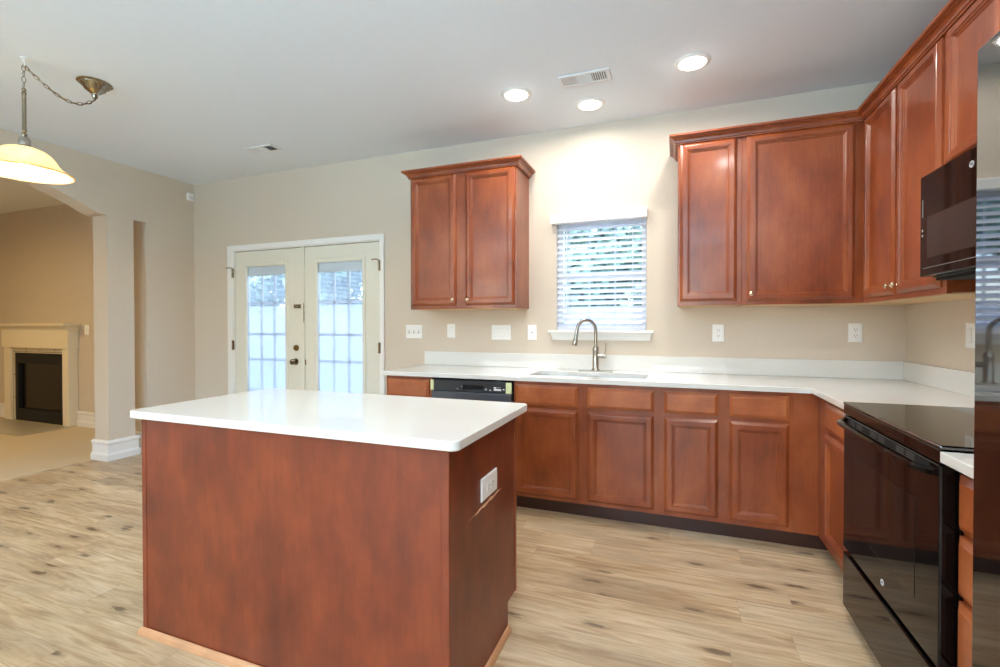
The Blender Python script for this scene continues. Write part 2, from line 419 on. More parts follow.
_z0 = math.sqrt(_R*_R - 1.15**2)
for i in range(33):
    y = 0.40 + 2.30*i/32
    arc.append((y, 2.28 + math.sqrt(_R*_R - (y-_cy)**2) - _z0))
outline = [(YF, 0), (0.33, 0), (0.33, 2.28)] + arc + [(2.77, 2.28), (2.77, 0), (2.997, 0), (2.997, 2.28), (3.112, 2.28), (3.112, 0), (YB, 0), (YB, ZC), (YF, ZC)]
wl = B().prism(outline, 'X', XLF, XL)
wl.bm.normal_update()
bmesh.ops.triangulate(wl.bm, faces=[f for f in wl.bm.faces if len(f.verts) > 4])
structure(wl.build('wall_left', 'wall'), 'beige wall with arched opening and a narrow slot niche', 'wall')
structure(B().box(XW-0.15, YF, -0.1, XW, YB, ZC).build('wall_living', 'wall'), 'far side wall of the fireplace room', 'wall')
xs = [XW, -4.4, -2.4, -1.4, 0.6, XR]; zs = [-0.1, 0.7, 2.3, ZC]
wf = cells(B(), xs, zs, lambda x, z: not (0.7 < z < 2.3 and (-4.4 < x < -2.4 or -1.4 < x < 0.6)), YF-0.15, YF, 'Y').build('wall_front', 'wall')
structure(wf, 'beige wall behind the viewer with two broad windows', 'wall')
for n, x0 in ((2, -4.4), (3, -1.4)):  # unseen windows added as a place for the rear fill light
    w = B()
    for a in ((x0, 0.7, x0+2, 0.76), (x0, 2.24, x0+2, 2.3), (x0, 0.76, x0+0.06, 2.24), (x0+1.94, 0.76, x0+2, 2.24), (x0+0.97, 0.76, x0+1.03, 2.24)):
        w.box(a[0], YF-0.10, a[1], a[2], YF-0.03, a[3])
    wo = structure(w.build('window_%d' % n, 'white'), 'white framed window in the wall behind the viewer', 'window')
    B().box(x0+0.05, YF-0.075, 0.75, x0+1.95, YF-0.07, 2.25).build('glass_pane', 'glass', wo)

# baseboards: stepped profile swept along each visible wall foot
BBP = [(0, 0), (0.030, 0), (0.030, 0.055), (0.020, 0.075), (0.018, 0.150), (0.028, 0.160), (0.028, 0.178), (0.012, 0.188), (0, 0.188)]
def baseboard(name, path, label):
    """path: [((x, y), (miter x, miter y))]"""
    rings = [[(p[0]+m[0]*o, p[1]+m[1]*o, z) for o, z in BBP] for p, m in path]
    o = B().loops(rings).build(name, 'white', bevel=0.002)
    return structure(o, label, 'baseboard')
baseboard('baseboard_column', [((XLF, 2.77), (-.4, -1)), ((XL, 2.77), (1, -1)), ((XL, 2.997), (1, 1)), ((XLF, 2.997), (-.4, 1))], 'tall white baseboard wrapping the wall stub beside the arch')
baseboard('baseboard_niche', [((XLF, 3.112), (-1, -1)), ((XL, 3.112), (1, -1)), ((XL, YB), (1, -1)), ((DX0-0.09, YB), (0, -1))], 'tall white baseboard from the slot niche to the double door')
baseboard('baseboard_living', [((-6.97, YB), (0, -1)), ((XLF, YB), (0, -1))], 'white baseboard between mantel and arch')
baseboard('baseboard_living', [((XW, YB), (0, -1)), ((-8.38, YB), (0, -1))], 'white baseboard on the far side of the mantel')
baseboard('baseboard_left', [((XL, YF), (1, 0)), ((XL, 0.33), (1, 0))], 'white baseboard along the wall before the arch')
baseboard('baseboard_front', [((XL+0.03, YF), (0, 1)), ((XR, YF), (0, 1))], 'white baseboard under the windows behind the viewer')

# exterior
structure(B().box(-14, YB+0.15, -0.2, 8, 8.2, -0.1).build('ground_patio', 'patio'), 'pale concrete patio outside the double door', 'patio')
structure(B().box(-30, 8.2, -0.25, 24, 40, -0.12).build('ground_lawn', 'grass'), 'green lawn beyond the patio', 'lawn')
fb = thing('fence', 'pale weathered board fence seen through the blinds', 'fence', (-5, 9.5, -0.12))
f = B()
for i in range(130):
    x = -19 + i*0.15 + random.uniform(-.004, .004); f.box(x, 9.5, -0.12, x+0.14, 9.52, 1.55 + random.uniform(-.01, .01))
f.build('board_panel', 'fence', fb)
f = B(); f.box(-19, 9.52, 0.3, .5, 9.56, 0.39).box(-19, 9.52, 1.2, .5, 9.56, 1.29); f.build('rail', 'fence', fb)
def tree(x, y, h, r, label, seed):
    rnd = random.Random(seed)
    t = thing('garden_tree', label, 'tree', (x, y, -0.12), 'trees behind the fence')
    B().tube([(x, y, -0.12), (x+.05, y, h*0.3), (x-.05, y+.05, h*0.6), (x, y, h*0.85)], [0.16, 0.13, 0.09, 0.03], 8).build('trunk', 'bark', t, smooth=True)
    c = B()
    blobs = [(x+rnd.uniform(-r, r)*.7, y+rnd.uniform(-r, r)*.6, h*rnd.uniform(.22, .92), r*rnd.uniform(.35, .6)) for _ in range(20)]
    for bx, by, bz, br in blobs:
        for _ in range(380):
            d = Vector((rnd.gauss(0, 1), rnd.gauss(0, 1), rnd.gauss(0, 1))).normalized()*br*rnd.uniform(.6, 1.05)
            p = Vector((bx, by, bz)) + d
            a = Vector((rnd.gauss(0, 1), rnd.gauss(0, 1), rnd.gauss(0, 1))).normalized(); q = a.cross(d).normalized()
            s = rnd.uniform(.10, .20)
            c.f([c.v(p-a*s), c.v(p+q*s*.55), c.v(p+a*s), c.v(p-q*s*.55)])
    c.build('foliage', 'leaf', t)
    return t
tree(-17.2, 13.4, 5.6, 1.9, 'leafy tree behind the fence, the one farthest from the sink window', 1)
tree(-12.1, 13.2, 5.8, 1.9, 'leafy tree seen through the upper panes of the double door', 2)
tree(-7.0, 13.4, 5.6, 1.9, 'leafy tree behind the fence, between the double door view and the window view', 3)
tree(-1.7, 13.2, 5.6, 1.9, 'leafy tree behind the slats of the sink window', 4)

# ------------------------------------------------------------------ french doors
cas = B()
cas.box(DX0-0.065, YB-0.018, 0, DX0+0.012, YB, 2.088).box(DX1-0.012, YB-0.018, 0, DX1+0.035, YB, 2.088).box(DX0+0.012, YB-0.018, DZ-0.012, DX1-0.012, YB, 2.088)
structure(cas.build('trim_1', 'white', bevel=0.004), 'white casing around the double door', 'door casing')
jb = B()
jb.box(DX0, YB, 0, DX0+0.02, YB+0.15, DZ).box(DX1-0.02, YB, 0, DX1, YB+0.15, DZ).box(DX0+0.02, YB, DZ-0.02, DX1-0.02, YB+0.15, DZ).box(DX0+0.02, YB, 0, DX1-0.02, YB+0.15, 0.02)
jo = structure(jb.build('trim_2', 'white'), 'white jamb lining inside the double door opening', 'door jamb')
B().box(DX0+0.03, YB+0.001, DZ-0.026, DX1-0.03, YB+0.012, DZ-0.0205).build('weather_strip', 'bronze', jo)
def leaf(name, x0, x1, gx0, gx1, label):
    y0, y1 = YB+0.004, YB+0.048
    gz0, gz1 = 0.27, 1.862
    s = cells(B(), [x0, gx0, gx1, x1], [0.022, gz0, gz1, DZ-0.024], lambda x, z: not (gx0 < x < gx1 and gz0 < z < gz1), y0, y1, 'Y')
    d = structure(s.build(name, 'cream', bevel=0.002), label, 'door')
    T = face_back(gx0-0.038, y0, gz0-0.038); w, h = gx1-gx0+0.076, gz1-gz0+0.076
    r = B(T)
    R = [[(i, i, c), (w-i, i, c), (w-i, h-i, c), (i, h-i, c)] for i, c in ((0, -.001), (0, .005), (.006, .010), (.026, .009), (.040, .003), (.040, -.010))]
    r.loops(R, False, False).build('glass_moulding', 'cream', d, bevel=0.0015)
    B().box(gx0, y0+0.014, gz0, gx1, y0+0.018, gz1).build('glass_pane', 'glass', d)
    B().box(gx0+0.003, y0+0.020, 1.765, gx1-0.003, y0+0.034, gz1).build('blind_header', 'white', d)
    sl = B(); z = gz0+0.01; 
    while z < 1.76:
        t = rad(64 if z < 1.45 else 36); dy, dz = 0.0066*math.cos(t), 0.0066*math.sin(t)
        yc = y0+0.027
        sl.f([sl.v((gx0+.004, yc-dy, z-dz)), sl.v((gx1-.004, yc-dy, z-dz)), sl.v((gx1-.004, yc+dy, z+dz)), sl.v((gx0+.004, yc+dy, z+dz))])
        z += 0.0125
    sl.build('blind_slats', 'slat', d)
    g = B(); w3 = (gx1-gx0)/3
    for k in (1, 2): g.box(gx0+w3*k-0.011, y0+0.036, gz0, gx0+w3*k+0.011, y0+0.042, gz1)
    for k in range(1, 5):
        zz = gz1 - (gz1-gz0)*k/5 - 0.06*(k < 3); g.box(gx0, y0+0.036, zz-0.011, gx1, y0+0.042, zz+0.011)
    g.build('window_grille', 'white', d)
    return d
d1 = leaf('door_1', DX0+0.024, -3.420, -4.150, -3.635, 'cream glazed door leaf carrying knob and deadbolt')
d2 = leaf('door_2', -3.412, DX1-0.024, -3.235, -2.712, 'cream glazed door leaf nearest the short wall cabinet')
# astragal and latch plate belong to door_2, knob and bolt to door_1
B().box(-3.425, YB-0.012, 0.03, -3.385, YB+0.004, 2.02).build('astragal', 'cream', d2, bevel=0.003)
p = B(); 
for i in range(7): p.box(-3.394, YB-0.0145, 1.285+i*0.028, -3.386+0.004*(i % 2), YB-0.012, 1.307+i*0.028)
p.build('latch_strip', 'bronze', d2)
B().box(-3.384, YB-0.006, 0.87, -3.378, YB+0.0035, 0.92).build('strike_plate', 'brass', d2)
b = B().box(-3.515, YB-0.012, 1.425, -3.428, YB+0.004, 1.462); b.tube([(-3.50, YB-0.016, 1.444), (-3.445, YB-0.02, 1.444)], 0.009, 8); b.build('flip_lock', 'bronze', d1)
B().lathe([(0.0, 0.03), (0.012, 0.03), (0.014, 0.018), (0.028, 0.014), (0.031, 0.0)], (-3.497, YB+0.004, 1.034), 'Y', 20).build('deadbolt', 'brass', d1, smooth=True)
B().lathe([(0.0, 0.066), (0.016, 0.066), (0.027, 0.056), (0.029, 0.044), (0.022, 0.033), (0.012, 0.026), (0.012, 0.012), (0.032, 0.008), (0.034, 0)], (-3.505, YB+0.004, 0.897), 'Y', 24).build('door_knob', 'bronze', d1, smooth=True)
def hinge(x, z, door, arm=0):
    h = B().tube([(x, YB-0.024, z-0.05), (x, YB-0.024, z+0.05)], 0.008, 10)
    h.box(x-0.014, YB-0.019, z-0.048, x+0.014, YB-0.016, z+0.048)
    if arm: h.tube([(x, YB-0.024, z+0.052), (x+arm*0.02, YB-0.045, z+0.056), (x+arm*0.06, YB-0.05, z+0.052)], 0.005, 8)
    h.build('hinge', 'bronze', door, smooth=True)
for z, a in ((1.80, -1), (1.05, 0), (0.25, 0)): hinge(DX0+0.012, z, d1, 0.9*a)
for z, a in ((1.80, -1), (1.05, 0), (0.25, 0)): hinge(DX1-0.014, z, d2, a)

# ------------------------------------------------------------------ sink window
w = B()
wy0, wy1 = YB+0.075, YB+0.13
w.box(WX0, wy0, WZ0, WX0+0.04, wy1, WZ1).box(WX1-0.04, wy0, WZ0, WX1, wy1, WZ1).box(WX0+0.04, wy0, WZ0, WX1-0.04, wy1, WZ0+0.045).box(WX0+0.04, wy0, WZ1-0.045, WX1-0.04, wy1, WZ1)
w1 = structure(w.build('window_1', 'white', bevel=0.003), 'white vinyl window frame behind the sink blind', 'window')
B().box(WX0+0.04, wy0+0.005, 1.615, WX1-0.04, wy1-0.005, 1.660).build('meeting_rail', 'white', w1)
B().box(WX0+0.03, wy0+0.025, WZ0+0.03, WX1-0.03, wy0+0.029, WZ1-0.03).build('glass_pane', 'glass', w1)
gr = B()
for k in (1, 2):
    x = WX0+0.04+(WX1-WX0-0.08)*k/3; gr.box(x-0.008, wy0+0.03, WZ0+0.04, x+0.008, wy0+0.036, WZ1-0.04)
gr.build('window_grille', 'white', w1)
si = B().box(-0.930, YB-0.042, 1.197, -0.140, YB, 1.216)
si.box(WX0+.001, YB, 1.2055, WX1-.001, wy0, 1.212)
so = structure(si.build('trim_3', 'white', bevel=0.004), 'white sill board under the sink window', 'window sill')
ap = B()
R = []
for z, d, ins in ((1.197, 0.030, 0.0), (1.186, 0.026, 0.004), (1.165, 0.018, 0.010), (1.140, 0.014, 0.014)):
    R.append([(-0.916+ins, YB-0.0005, z), (-0.916+ins, YB-d, z), (-0.154-ins, YB-d, z), (-0.154-ins, YB-0.0005, z)])
ap.loops(R).build('apron', 'white', so)
bl = thing('window_blind', 'white wide slat blind hanging in the window over the sink', 'blind', (-0.532, YB, 2.05))
v = B().box(-0.908, YB-0.06, 2.043, -0.186, YB-0.002, 2.113); v.build('valance', 'white', bl, bevel=0.006)
B().box(WX0+0.01, YB+0.006, 2.02, WX1-0.01, YB+0.05, 2.058).build('headrail', 'slat', bl)
s = B(); z = 1.250; t = rad(36)
while z < 2.02:
    dy, dz = 0.025*math.cos(t), 0.025*math.sin(t); yc = YB+0.016
    q = [(yc-dy, z-dz), (yc-dy*0.3, z-dz*0.3+0.0025), (yc+dy*0.3, z+dz*0.3+0.0025), (yc+dy, z+dz), (yc+dy, z+dz+0.0025), (yc+dy*.3, z+dz*.3+0.005), (yc-dy*.3, z-dz*.3+0.005), (yc-dy, z-dz+0.0025)]
    s.prism(q, 'X', WX0+0.008, WX1-0.008); z += 0.0445
s.build('slats', 'slat', bl)
B().box(WX0+0.008, YB-0.006, 1.2165, WX1-0.008, YB+0.038, 1.237).build('bottom_rail', 'slat', bl, bevel=0.003)
c = B()
for x in (WX0+0.10, WX1-0.10):
    c = B()
    for y in (YB-0.008, YB+0.041): c.tube([(x, y, 1.22), (x, y, 2.03)], 0.0016, 6)
    c.build('ladder_cord', 'slat', bl)
c = B()
c.tube([(WX0+0.085, YB-0.014, 1.30), (WX0+0.085, YB-0.014, 2.042)], 0.004, 8)
c.build('tilt_wand', 'slat', bl)

# ------------------------------------------------------------------ cabinet builders
DOORP = [(0.0, 0.0), (0.0, 0.008), (0.002, 0.010), (0.015, 0.0195), (0.018, 0.0205), (0.040, 0.0205), (0.0415, 0.0165), (0.047, 0.0165), (0.0535, 0.0095), (0.057, 0.0095), (0.061, 0.0055), (0.067, 0.0055)]
DRAWP = [(0.0, 0.0), (0.0, 0.010), (0.003, 0.0115), (0.016, 0.0185), (0.018, 0.020)]
def door(T, w, h, parent, knob=None, knob_mat='knob', mat='cherry'):
    d = B(T).panel(w, h, DOORP).build('door', mat, parent)
    if knob:
        a, b = knob
        k = B(T @ Matrix.Translation((a, b, 0.020)))
        k.lathe([(0.0, 0.026), (0.006, 0.0255), (0.0125, 0.022), (0.0145, 0.018), (0.012, 0.013), (0.006, 0.010), (0.005, 0.004), (0.008, 0.0)], (0, 0, 0), 'Z', 18)
        k.build('knob', knob_mat, d, smooth=True)
    return d
def drawer(T, w, h, parent):
    return B(T).panel(w, h, DRAWP).build('drawer_front', 'cherry_h', parent)
ZB = 0.882     # cabinet top under the stone
YFACE = YB-0.61; XFACE = XR-0.61
def base_back(label, x0, x1, doors, drawers, hollow=False):
    t = thing('base_cabinet', label, 'cabinet', ((x0+x1)/2, YFACE, 0))
    if hollow:
        cb = B().box(x0+.001, YFACE+0.0195, 0.10, x1-.001, YB-.002, 0.12)
        cells(cb, [x0+.001, x0+0.02, x1-0.02, x1-.001], [YFACE+0.0195, YFACE+0.03, YB-.02, YB-.002], lambda x, y: not (x0+.02 < x < x1-.02 and YFACE+.03 < y < YB-.02), 0.12, ZB)
        cb.build('carcass', 'cherry', t)
    else: B().box(x0+.001, YFACE+0.0195, 0.10, x1-.001, YB-.002, ZB).build('carcass', 'cherry', t)
    B().box(x0+.0001, YFACE, 0.10, x1-.0001, YFACE+0.019, ZB).build('face_frame', 'cherry', t, bevel=0.0008)
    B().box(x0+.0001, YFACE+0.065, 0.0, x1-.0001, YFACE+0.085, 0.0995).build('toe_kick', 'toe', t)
    for a, b in doors: door(face_back(a, YFACE, 0.125), b-a, 0.577, t)
    for a, b in drawers: drawer(face_back(a, YFACE, 0.726), b-a, 0.132, t)
    return t
XC0 = -2.035
base_back('narrow cherry base cabinet at the counter end beside the dishwasher', XC0, -1.646, [(-2.018, -1.668)], [(-2.018, -1.668)])
base_back('cherry sink base cabinet with two false drawer fronts under the faucet', -1.020, -0.087, [(-1.003, -0.581), (-0.521, -0.115)], [(-1.003, -0.581), (-0.521, -0.115)], True)
base_back('cherry base cabinet with two narrow doors between sink base and corner', -0.087, 0.622, [(-0.057, 0.241), (0.300, 0.599)], [(-0.057, 0.241), (0.300, 0.599)])
# corner cabinet
t = thing('corner_cabinet', 'cherry corner base cabinet with plain filler next to the black range', 'cabinet', (XFACE, YFACE, 0))
cb = cells(B(), [0.624, XFACE+0.02, XR-.002], [2.405, YFACE+0.02, YB-.002], lambda x, y: x > XFACE+0.02 or y > YFACE+0.02, 0.10, ZB)
cb.build('carcass', 'cherry', t)
B().box(0.6222, YFACE, 0.10, XFACE, YFACE+0.0195, ZB).build('filler', 'cherry', t, bevel=0.0008)
B().box(XFACE, 2.4055, 0.10, XFACE+0.0195, YFACE-.0005, ZB).build('face_frame', 'cherry', t, bevel=0.0008)
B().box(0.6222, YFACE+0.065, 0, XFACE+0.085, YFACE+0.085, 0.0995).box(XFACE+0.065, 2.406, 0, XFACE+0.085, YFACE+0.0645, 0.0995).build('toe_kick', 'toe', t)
door(face_right(2.835, XFACE, 0.140), 2.835-2.425, 0.556, t)
drawer(face_right(2.835, XFACE, 0.722), 2.835-2.425, 0.134, t)
# drawer base between range and refrigerator
RY0, RY1 = 1.604, 2.382
XF2 = 0.728        # range
t = thing('drawer_cabinet', 'slim cherry drawer base between the range and refrigerator', 'cabinet', (XFACE, 1.41, 0))
B().box(XF2+.02, 1.235, 0.10, XR-.002, RY0-0.004, ZB).build('carcass', 'cherry', t)
B().box(XF2, 1.235, 0.10, XF2+0.0195, RY0-0.004, ZB).build('face_frame', 'cherry', t, bevel=0.0008)
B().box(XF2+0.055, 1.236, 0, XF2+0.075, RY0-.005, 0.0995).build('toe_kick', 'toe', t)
for z0, h in ((0.709, 0.148), (0.533, 0.160), (0.325, 0.192), (0.125, 0.184)):
    d = drawer(face_right(1.596, XF2, z0), 0.350, h, t)

# ------------------------------------------------------------------ counters
SX0, SX1, SY0, SY1 = -0.945, -0.168, 3.075, 3.395
ct = cells(B(), [-2.047, SX0, SX1, 0.698, XR-.001], [2.392, 2.950, SY0, SY1, YB-.001],
           lambda x, y: (x > 0.698 or y > 2.95) and not (SX0 < x < SX1 and SY0 < y < SY1), 0.884, 0.914)
tag(ct.build('countertop', 'quartz', bevel=0.003), 'white quartz L-shaped countertop around the sink and into the corner', 'countertop')
tag(B().box(0.676, 1.232, 0.884, XR-.001, RY0-0.003, 0.914).build('countertop', 'quartz', bevel=0.003), 'short white quartz countertop piece between range and refrigerator', 'countertop')
tag(B().box(-2.046, YB-0.021, 0.9145, XR-.001, YB-.0005, 1.029).build('backsplash', 'quartz', bevel=0.002), 'low white quartz backsplash strip under the sink window', 'backsplash')
tag(B().box(XR-0.021, 1.235, 0.9145, XR-.0005, YB-0.022, 1.029).build('backsplash', 'quartz', bevel=0.002), 'low white quartz backsplash strip on the wall behind the range', 'backsplash')

# sink
sk = thing('kitchen_sink', 'steel double bowl sink set under the white counter', 'sink', (-0.556, 3.235, 0.884))
def bowl(x0, x1):
    R = []
    for ins, z in ((-0.012, 0.8835), (0.0, 0.8835), (0.003, 0.86), (0.010, 0.72), (0.035, 0.69)):
        R.append([(x, y, z) for x, y in rrect(x0+ins, SY0-.005+ins, x1-ins, SY1+.005-ins, 0.05 if ins > -0.01 else 0.055)])
    o = B().loops(R, False, True).build('bowl', 'steel', sk, smooth=True)
    B().lathe([(0.0, 0.6915), (0.03, 0.6915), (0.042, 0.6945), (0.045, 0.6905)], ((x0+x1)/2, 3.235, 0), 'Z', 20).build('drain', 'nickel', o, smooth=True)
bowl(SX0-.005, -0.572); bowl(-0.545, SX1+.005)
B().box(-0.574, SY0-.004, 0.75, -0.543, SY1+.004, 0.885).build('divider', 'steel', sk, bevel=0.01)
# faucet
fx, fy = -0.545, 3.478
fa = thing('kitchen_faucet', 'brushed nickel gooseneck faucet behind the sink', 'faucet', (fx, fy, 0.914))
pl = B().prism(rrect(fx-0.125, fy-0.03, fx+0.125, fy+0.03, 0.029, 8), 'Z', 0.9145, 0.921).build('deck_plate', 'nickel', fa, bevel=0.002)
B().lathe([(0.030, 0.921), (0.030, 0.928), (0.024, 0.935), (0.0225, 1.06), (0.0235, 1.065), (0.0235, 1.085), (0.017, 1.10), (0.0, 1.10)], (fx, fy, 0), 'Z', 20).build('body', 'nickel', fa, smooth=True)
dirv = Vector((-0.80, -0.60, 0)).normalized()
pts = [(fx, fy, 1.09), (fx, fy, 1.20)]
Rg = 0.075
for i in range(1, 15):
    a = math.pi*i/15*1.02
    o = Vector((fx, fy, 1.218)) + dirv*(Rg - Rg*math.cos(a)) + Vector((0, 0, Rg*math.sin(a))); pts.append(tuple(o))
e = Vector(pts[-1]); pts.append(tuple(e + dirv*0.008 + Vector((0, 0, -0.045))))
B().tube(pts, 0.0125, 14).build('gooseneck', 'nickel', fa, smooth=True)
e = Vector(pts[-1]); d = (Vector(pts[-1]) - Vector(pts[-2])).normalized()
B().tube([tuple(e), tuple(e+d*0.02), tuple(e+d*0.05), tuple(e+d*0.075), tuple(e+d*0.08)], [0.0135, 0.0145, 0.0185, 0.0195, 0.017], 16).build('spray_head', 'nickel', fa, smooth=True)
hd = B().tube([(fx+0.02, fy, 1.028), (fx+0.075, fy-0.005, 1.028)], 0.0165, 14)
hd.tube([(fx+0.066, fy-0.004, 1.03), (fx+0.072, fy-0.004, 1.075), (fx+0.076, fy-0.004, 1.125)], [0.006, 0.0055, 0.005], 10)
hd.build('lever_handle', 'nickel', fa, smooth=True)

# ------------------------------------------------------------------ dishwasher
dx0, dx1, dy = -1.642, -1.024, YFACE-0.022
t = thing('dishwasher', 'dark grey dishwasher between the narrow cabinet and sink base', 'dishwasher', (-1.333, YFACE, 0))
B().box(dx0+.004, dy+0.03, 0.10, dx1-.004, YB-.01, 0.872).build('tub', 'dark_gap', t)
B().box(dx0+.004, dy, 0.115, dx1-.006, dy+0.03, 0.786).build('door_panel', 'slate', t, bevel=0.004)
cells(B(), [dx0+.004, -1.392, -1.235, dx1-.006], [0.790, 0.806, 0.838, 0.868], lambda x, z: not (-1.392 < x < -1.235 and 0.806 < z < 0.838), dy, dy+0.03, 'Y').build('control_panel', 'charcoal', t, bevel=0.003)
B().box(-1.391, dy+0.022, 0.807, -1.236, dy+0.0295, 0.837).build('handle_pocket', 'dark_gap', t)
for x0, z0, x1, z1 in ((-1.437, .806, -1.430, .812), (-1.402, .822, -1.397, .828), (-1.222, .806, -1.219, .820), (-1.213, .806, -1.210, .820), (-1.190, .806, -1.176, .809), (-1.190, .812, -1.180, .814), (-1.158, .808, -1.104, .820), (-1.158, .823, -1.140, .832), (-1.136, .828, -1.108, .830), (-1.092, .815, -1.080, .822)):
    B().box(x0, dy-0.0006, z0, x1, dy+0.0002, z1).build('control_marking', 'plastic', t)
for x0, x1 in ((dx0-.001, dx0+0.024), (dx1-0.044, dx1-.002)):
    B().box(x0, dy-0.010, 0.792, x1, dy-0.0008, 0.866).build('foam_block', 'foam', t, bevel=0.003)
B().box(dx0+.004, YFACE+0.055, 0.004, dx1-.004, YFACE+0.075, 0.098).build('toe_plate', 'dark_gap', t)

# ------------------------------------------------------------------ upper cabinets
ZU, ZT = 1.384, 2.45
YU = YB-0.322; XU = XR-0.322
def upper(label, x0, x1, doors, knobs, cat='cabinet'):
    t = thing('wall_cabinet', label, cat, ((x0+x1)/2, YB, ZU))
    B().box(x0+.0005, YU+0.0195, ZU+0.004, x1-.0005, YB-.001, ZT).build('carcass', 'cherry', t, bevel=0.001)
    B().box(x0, YU, ZU, x1, YU+0.019, ZT).build('face_frame', 'cherry', t, bevel=0.001)
    B().box(x0+0.012, YU+0.0195, ZU-0.002, x1-0.012, YB-.002, ZU+0.0035).build('bottom_panel', 'maple', t)
    for (a, b), k in zip(doors, knobs):
        kk = None if k == 0 else ((0.022, 0.042) if k < 0 else (b-a-0.022, 0.042))
        door(face_back(a, YU, 1.410), b-a, 1.022, t, kk)
    return t
CROWN = [(0, 2.434), (0.014, 2.434), (0.014, 2.443), (0.019, 2.445), (0.022, 2.455), (0.030, 2.464), (0.042, 2.469), (0.042, 2.474), (0.050, 2.474), (0.055, 2.479), (0.055, 2.490), (0, 2.490)]
def crown(path, name, parent=None):
    rings = [[(p[0]+m[0]*o, p[1]+m[1]*o, z) for o, z in CROWN] for p, m in path]
    return B().loops(rings).build(name, 'cherry', parent)
tl = upper('short run cherry wall cabinet with two doors between door and sink window', -1.998, -1.098, [(-1.985, -1.590), (-1.507, -1.110)], [1, -1])
crown([((-1.998, YB-.001), (-1, 0)), ((-1.998, YU), (-1, -1)), ((-1.098, YU), (1, -1)), ((-1.098, YB-.001), (1, 0))], 'crown', tl)
upper('narrow single-door cherry wall cabinet just beside the sink window', 0.020, 0.3945, [(0.034, 0.367)], [0])
tc = upper('wide single-door cherry wall cabinet in the corner, small knob low', 0.3955, XU, [(0.424, 0.985)], [-1])
# right wall
def upper_right(label, y_hi, y_lo, z0, doors, knobs, dz0, dh, extra_hi=None):
    t = thing('wall_cabinet', label, 'cabinet', (XR, (y_hi+y_lo)/2, z0))
    B().box(XU+0.0195, y_lo+.0005, z0+0.004, XR-.001, (extra_hi or y_hi)-.0005, ZT).build('carcass', 'cherry', t, bevel=0.001)
    B().box(XU, y_lo, z0, XU+0.019, y_hi, ZT).build('face_frame', 'cherry', t, bevel=0.001)
    B().box(XU+0.0195, y_lo+0.012, z0-0.002, XR-.002, y_hi-0.002, z0+0.0035).build('bottom_panel', 'maple', t)
    for (a, b), k in zip(doors, knobs):
        kk = None if k == 0 else ((0.022, 0.042) if k < 0 else (a-b-0.022, 0.042))
        door(face_right(a, XU, dz0), a-b, dh, t, kk)
    return t
B().box(XU+.0005, YU+.0195, ZU+.004, XR-.001, YB-.001, ZT).build('corner_block', 'cherry', tc)
B().box(XU+.0005, YU+.0195, ZU-.002, XR-.002, YB-.002, ZU+.0035).build('bottom_panel', 'maple', tc)
upper_right('two-door cherry wall cabinet over the corner counter, next to the microwave', YU-.001, 2.398, ZU, [(3.240, 2.853), (2.818, 2.428)], [1, -1], 1.410, 1.022)
upper_right('low cherry wall cabinet directly above the microwave', 2.397, 1.606, 1.866, [(2.385, 2.030), (1.990, 1.640)], [0, 0], 1.893, 0.539)
upper_right('cherry wall cabinet above the refrigerator', 1.605, 0.30, 1.866, [(1.585, 0.970), (0.935, 0.32)], [0, 0], 1.893, 0.539)
cr = crown([((0.020, YB-.001), (-1, 0)), ((0.020, YU), (-1, -1)), ((XU, YU), (-1, -1)), ((XU, 0.30), (-1, 0))], 'crown_moulding')
tag(cr, 'cherry crown moulding running along the tops of the corner wall cabinets', 'crown moulding')

# ------------------------------------------------------------------ microwave
mx = 0.940; my0, my1 = 1.622, 2.392; mz0, mz1 = 1.447, 1.856
t = thing('microwave', 'black over-range microwave with tinted window', 'microwave', (1.15, 2.0, mz0))
B().box(mx+0.042, my0, mz0, XR-.004, my1, mz1).build('body', 'gloss_black', t, bevel=0.003)
B().box(mx, my0+0.002, mz0+0.004, mx+0.04, my1, mz1).build('door', 'gloss_black', t, bevel=0.005)
T = face_right(2.330, mx, 1.520)
B(T).panel(0.52, 0.165, [(0, -0.002), (0.0, 0.0012), (0.004, 0.0016)]).build('window', 'micro_window', t)
hb = B().box(mx-0.0012, 2.368, 1.690, mx+0.0005, 2.3692, 1.760).box(mx-0.0012, 2.366, 1.632, mx+0.0005, 2.374, 1.641).box(mx-0.0012, 2.366, 1.612, mx+0.0005, 2.374, 1.621)
hb.box(mx-0.0012, 1.80, 1.483, mx+0.0005, 2.360, 1.4842)
hb.build('door_markings', 'grey_mark', t)
B().box(mx+0.045, my0+.02, mz0-0.012, XR-.03, my1-.02, mz0-.0005).build('vent_grille', 'dark_gap', t)
hn = B().tube([(mx, 1.77, 1.50), (mx-0.04, 1.77, 1.52), (mx-0.04, 1.77, 1.78), (mx, 1.77, 1.80)], 0.010, 10); hn.build('handle', 'gloss_black', t, smooth=True)

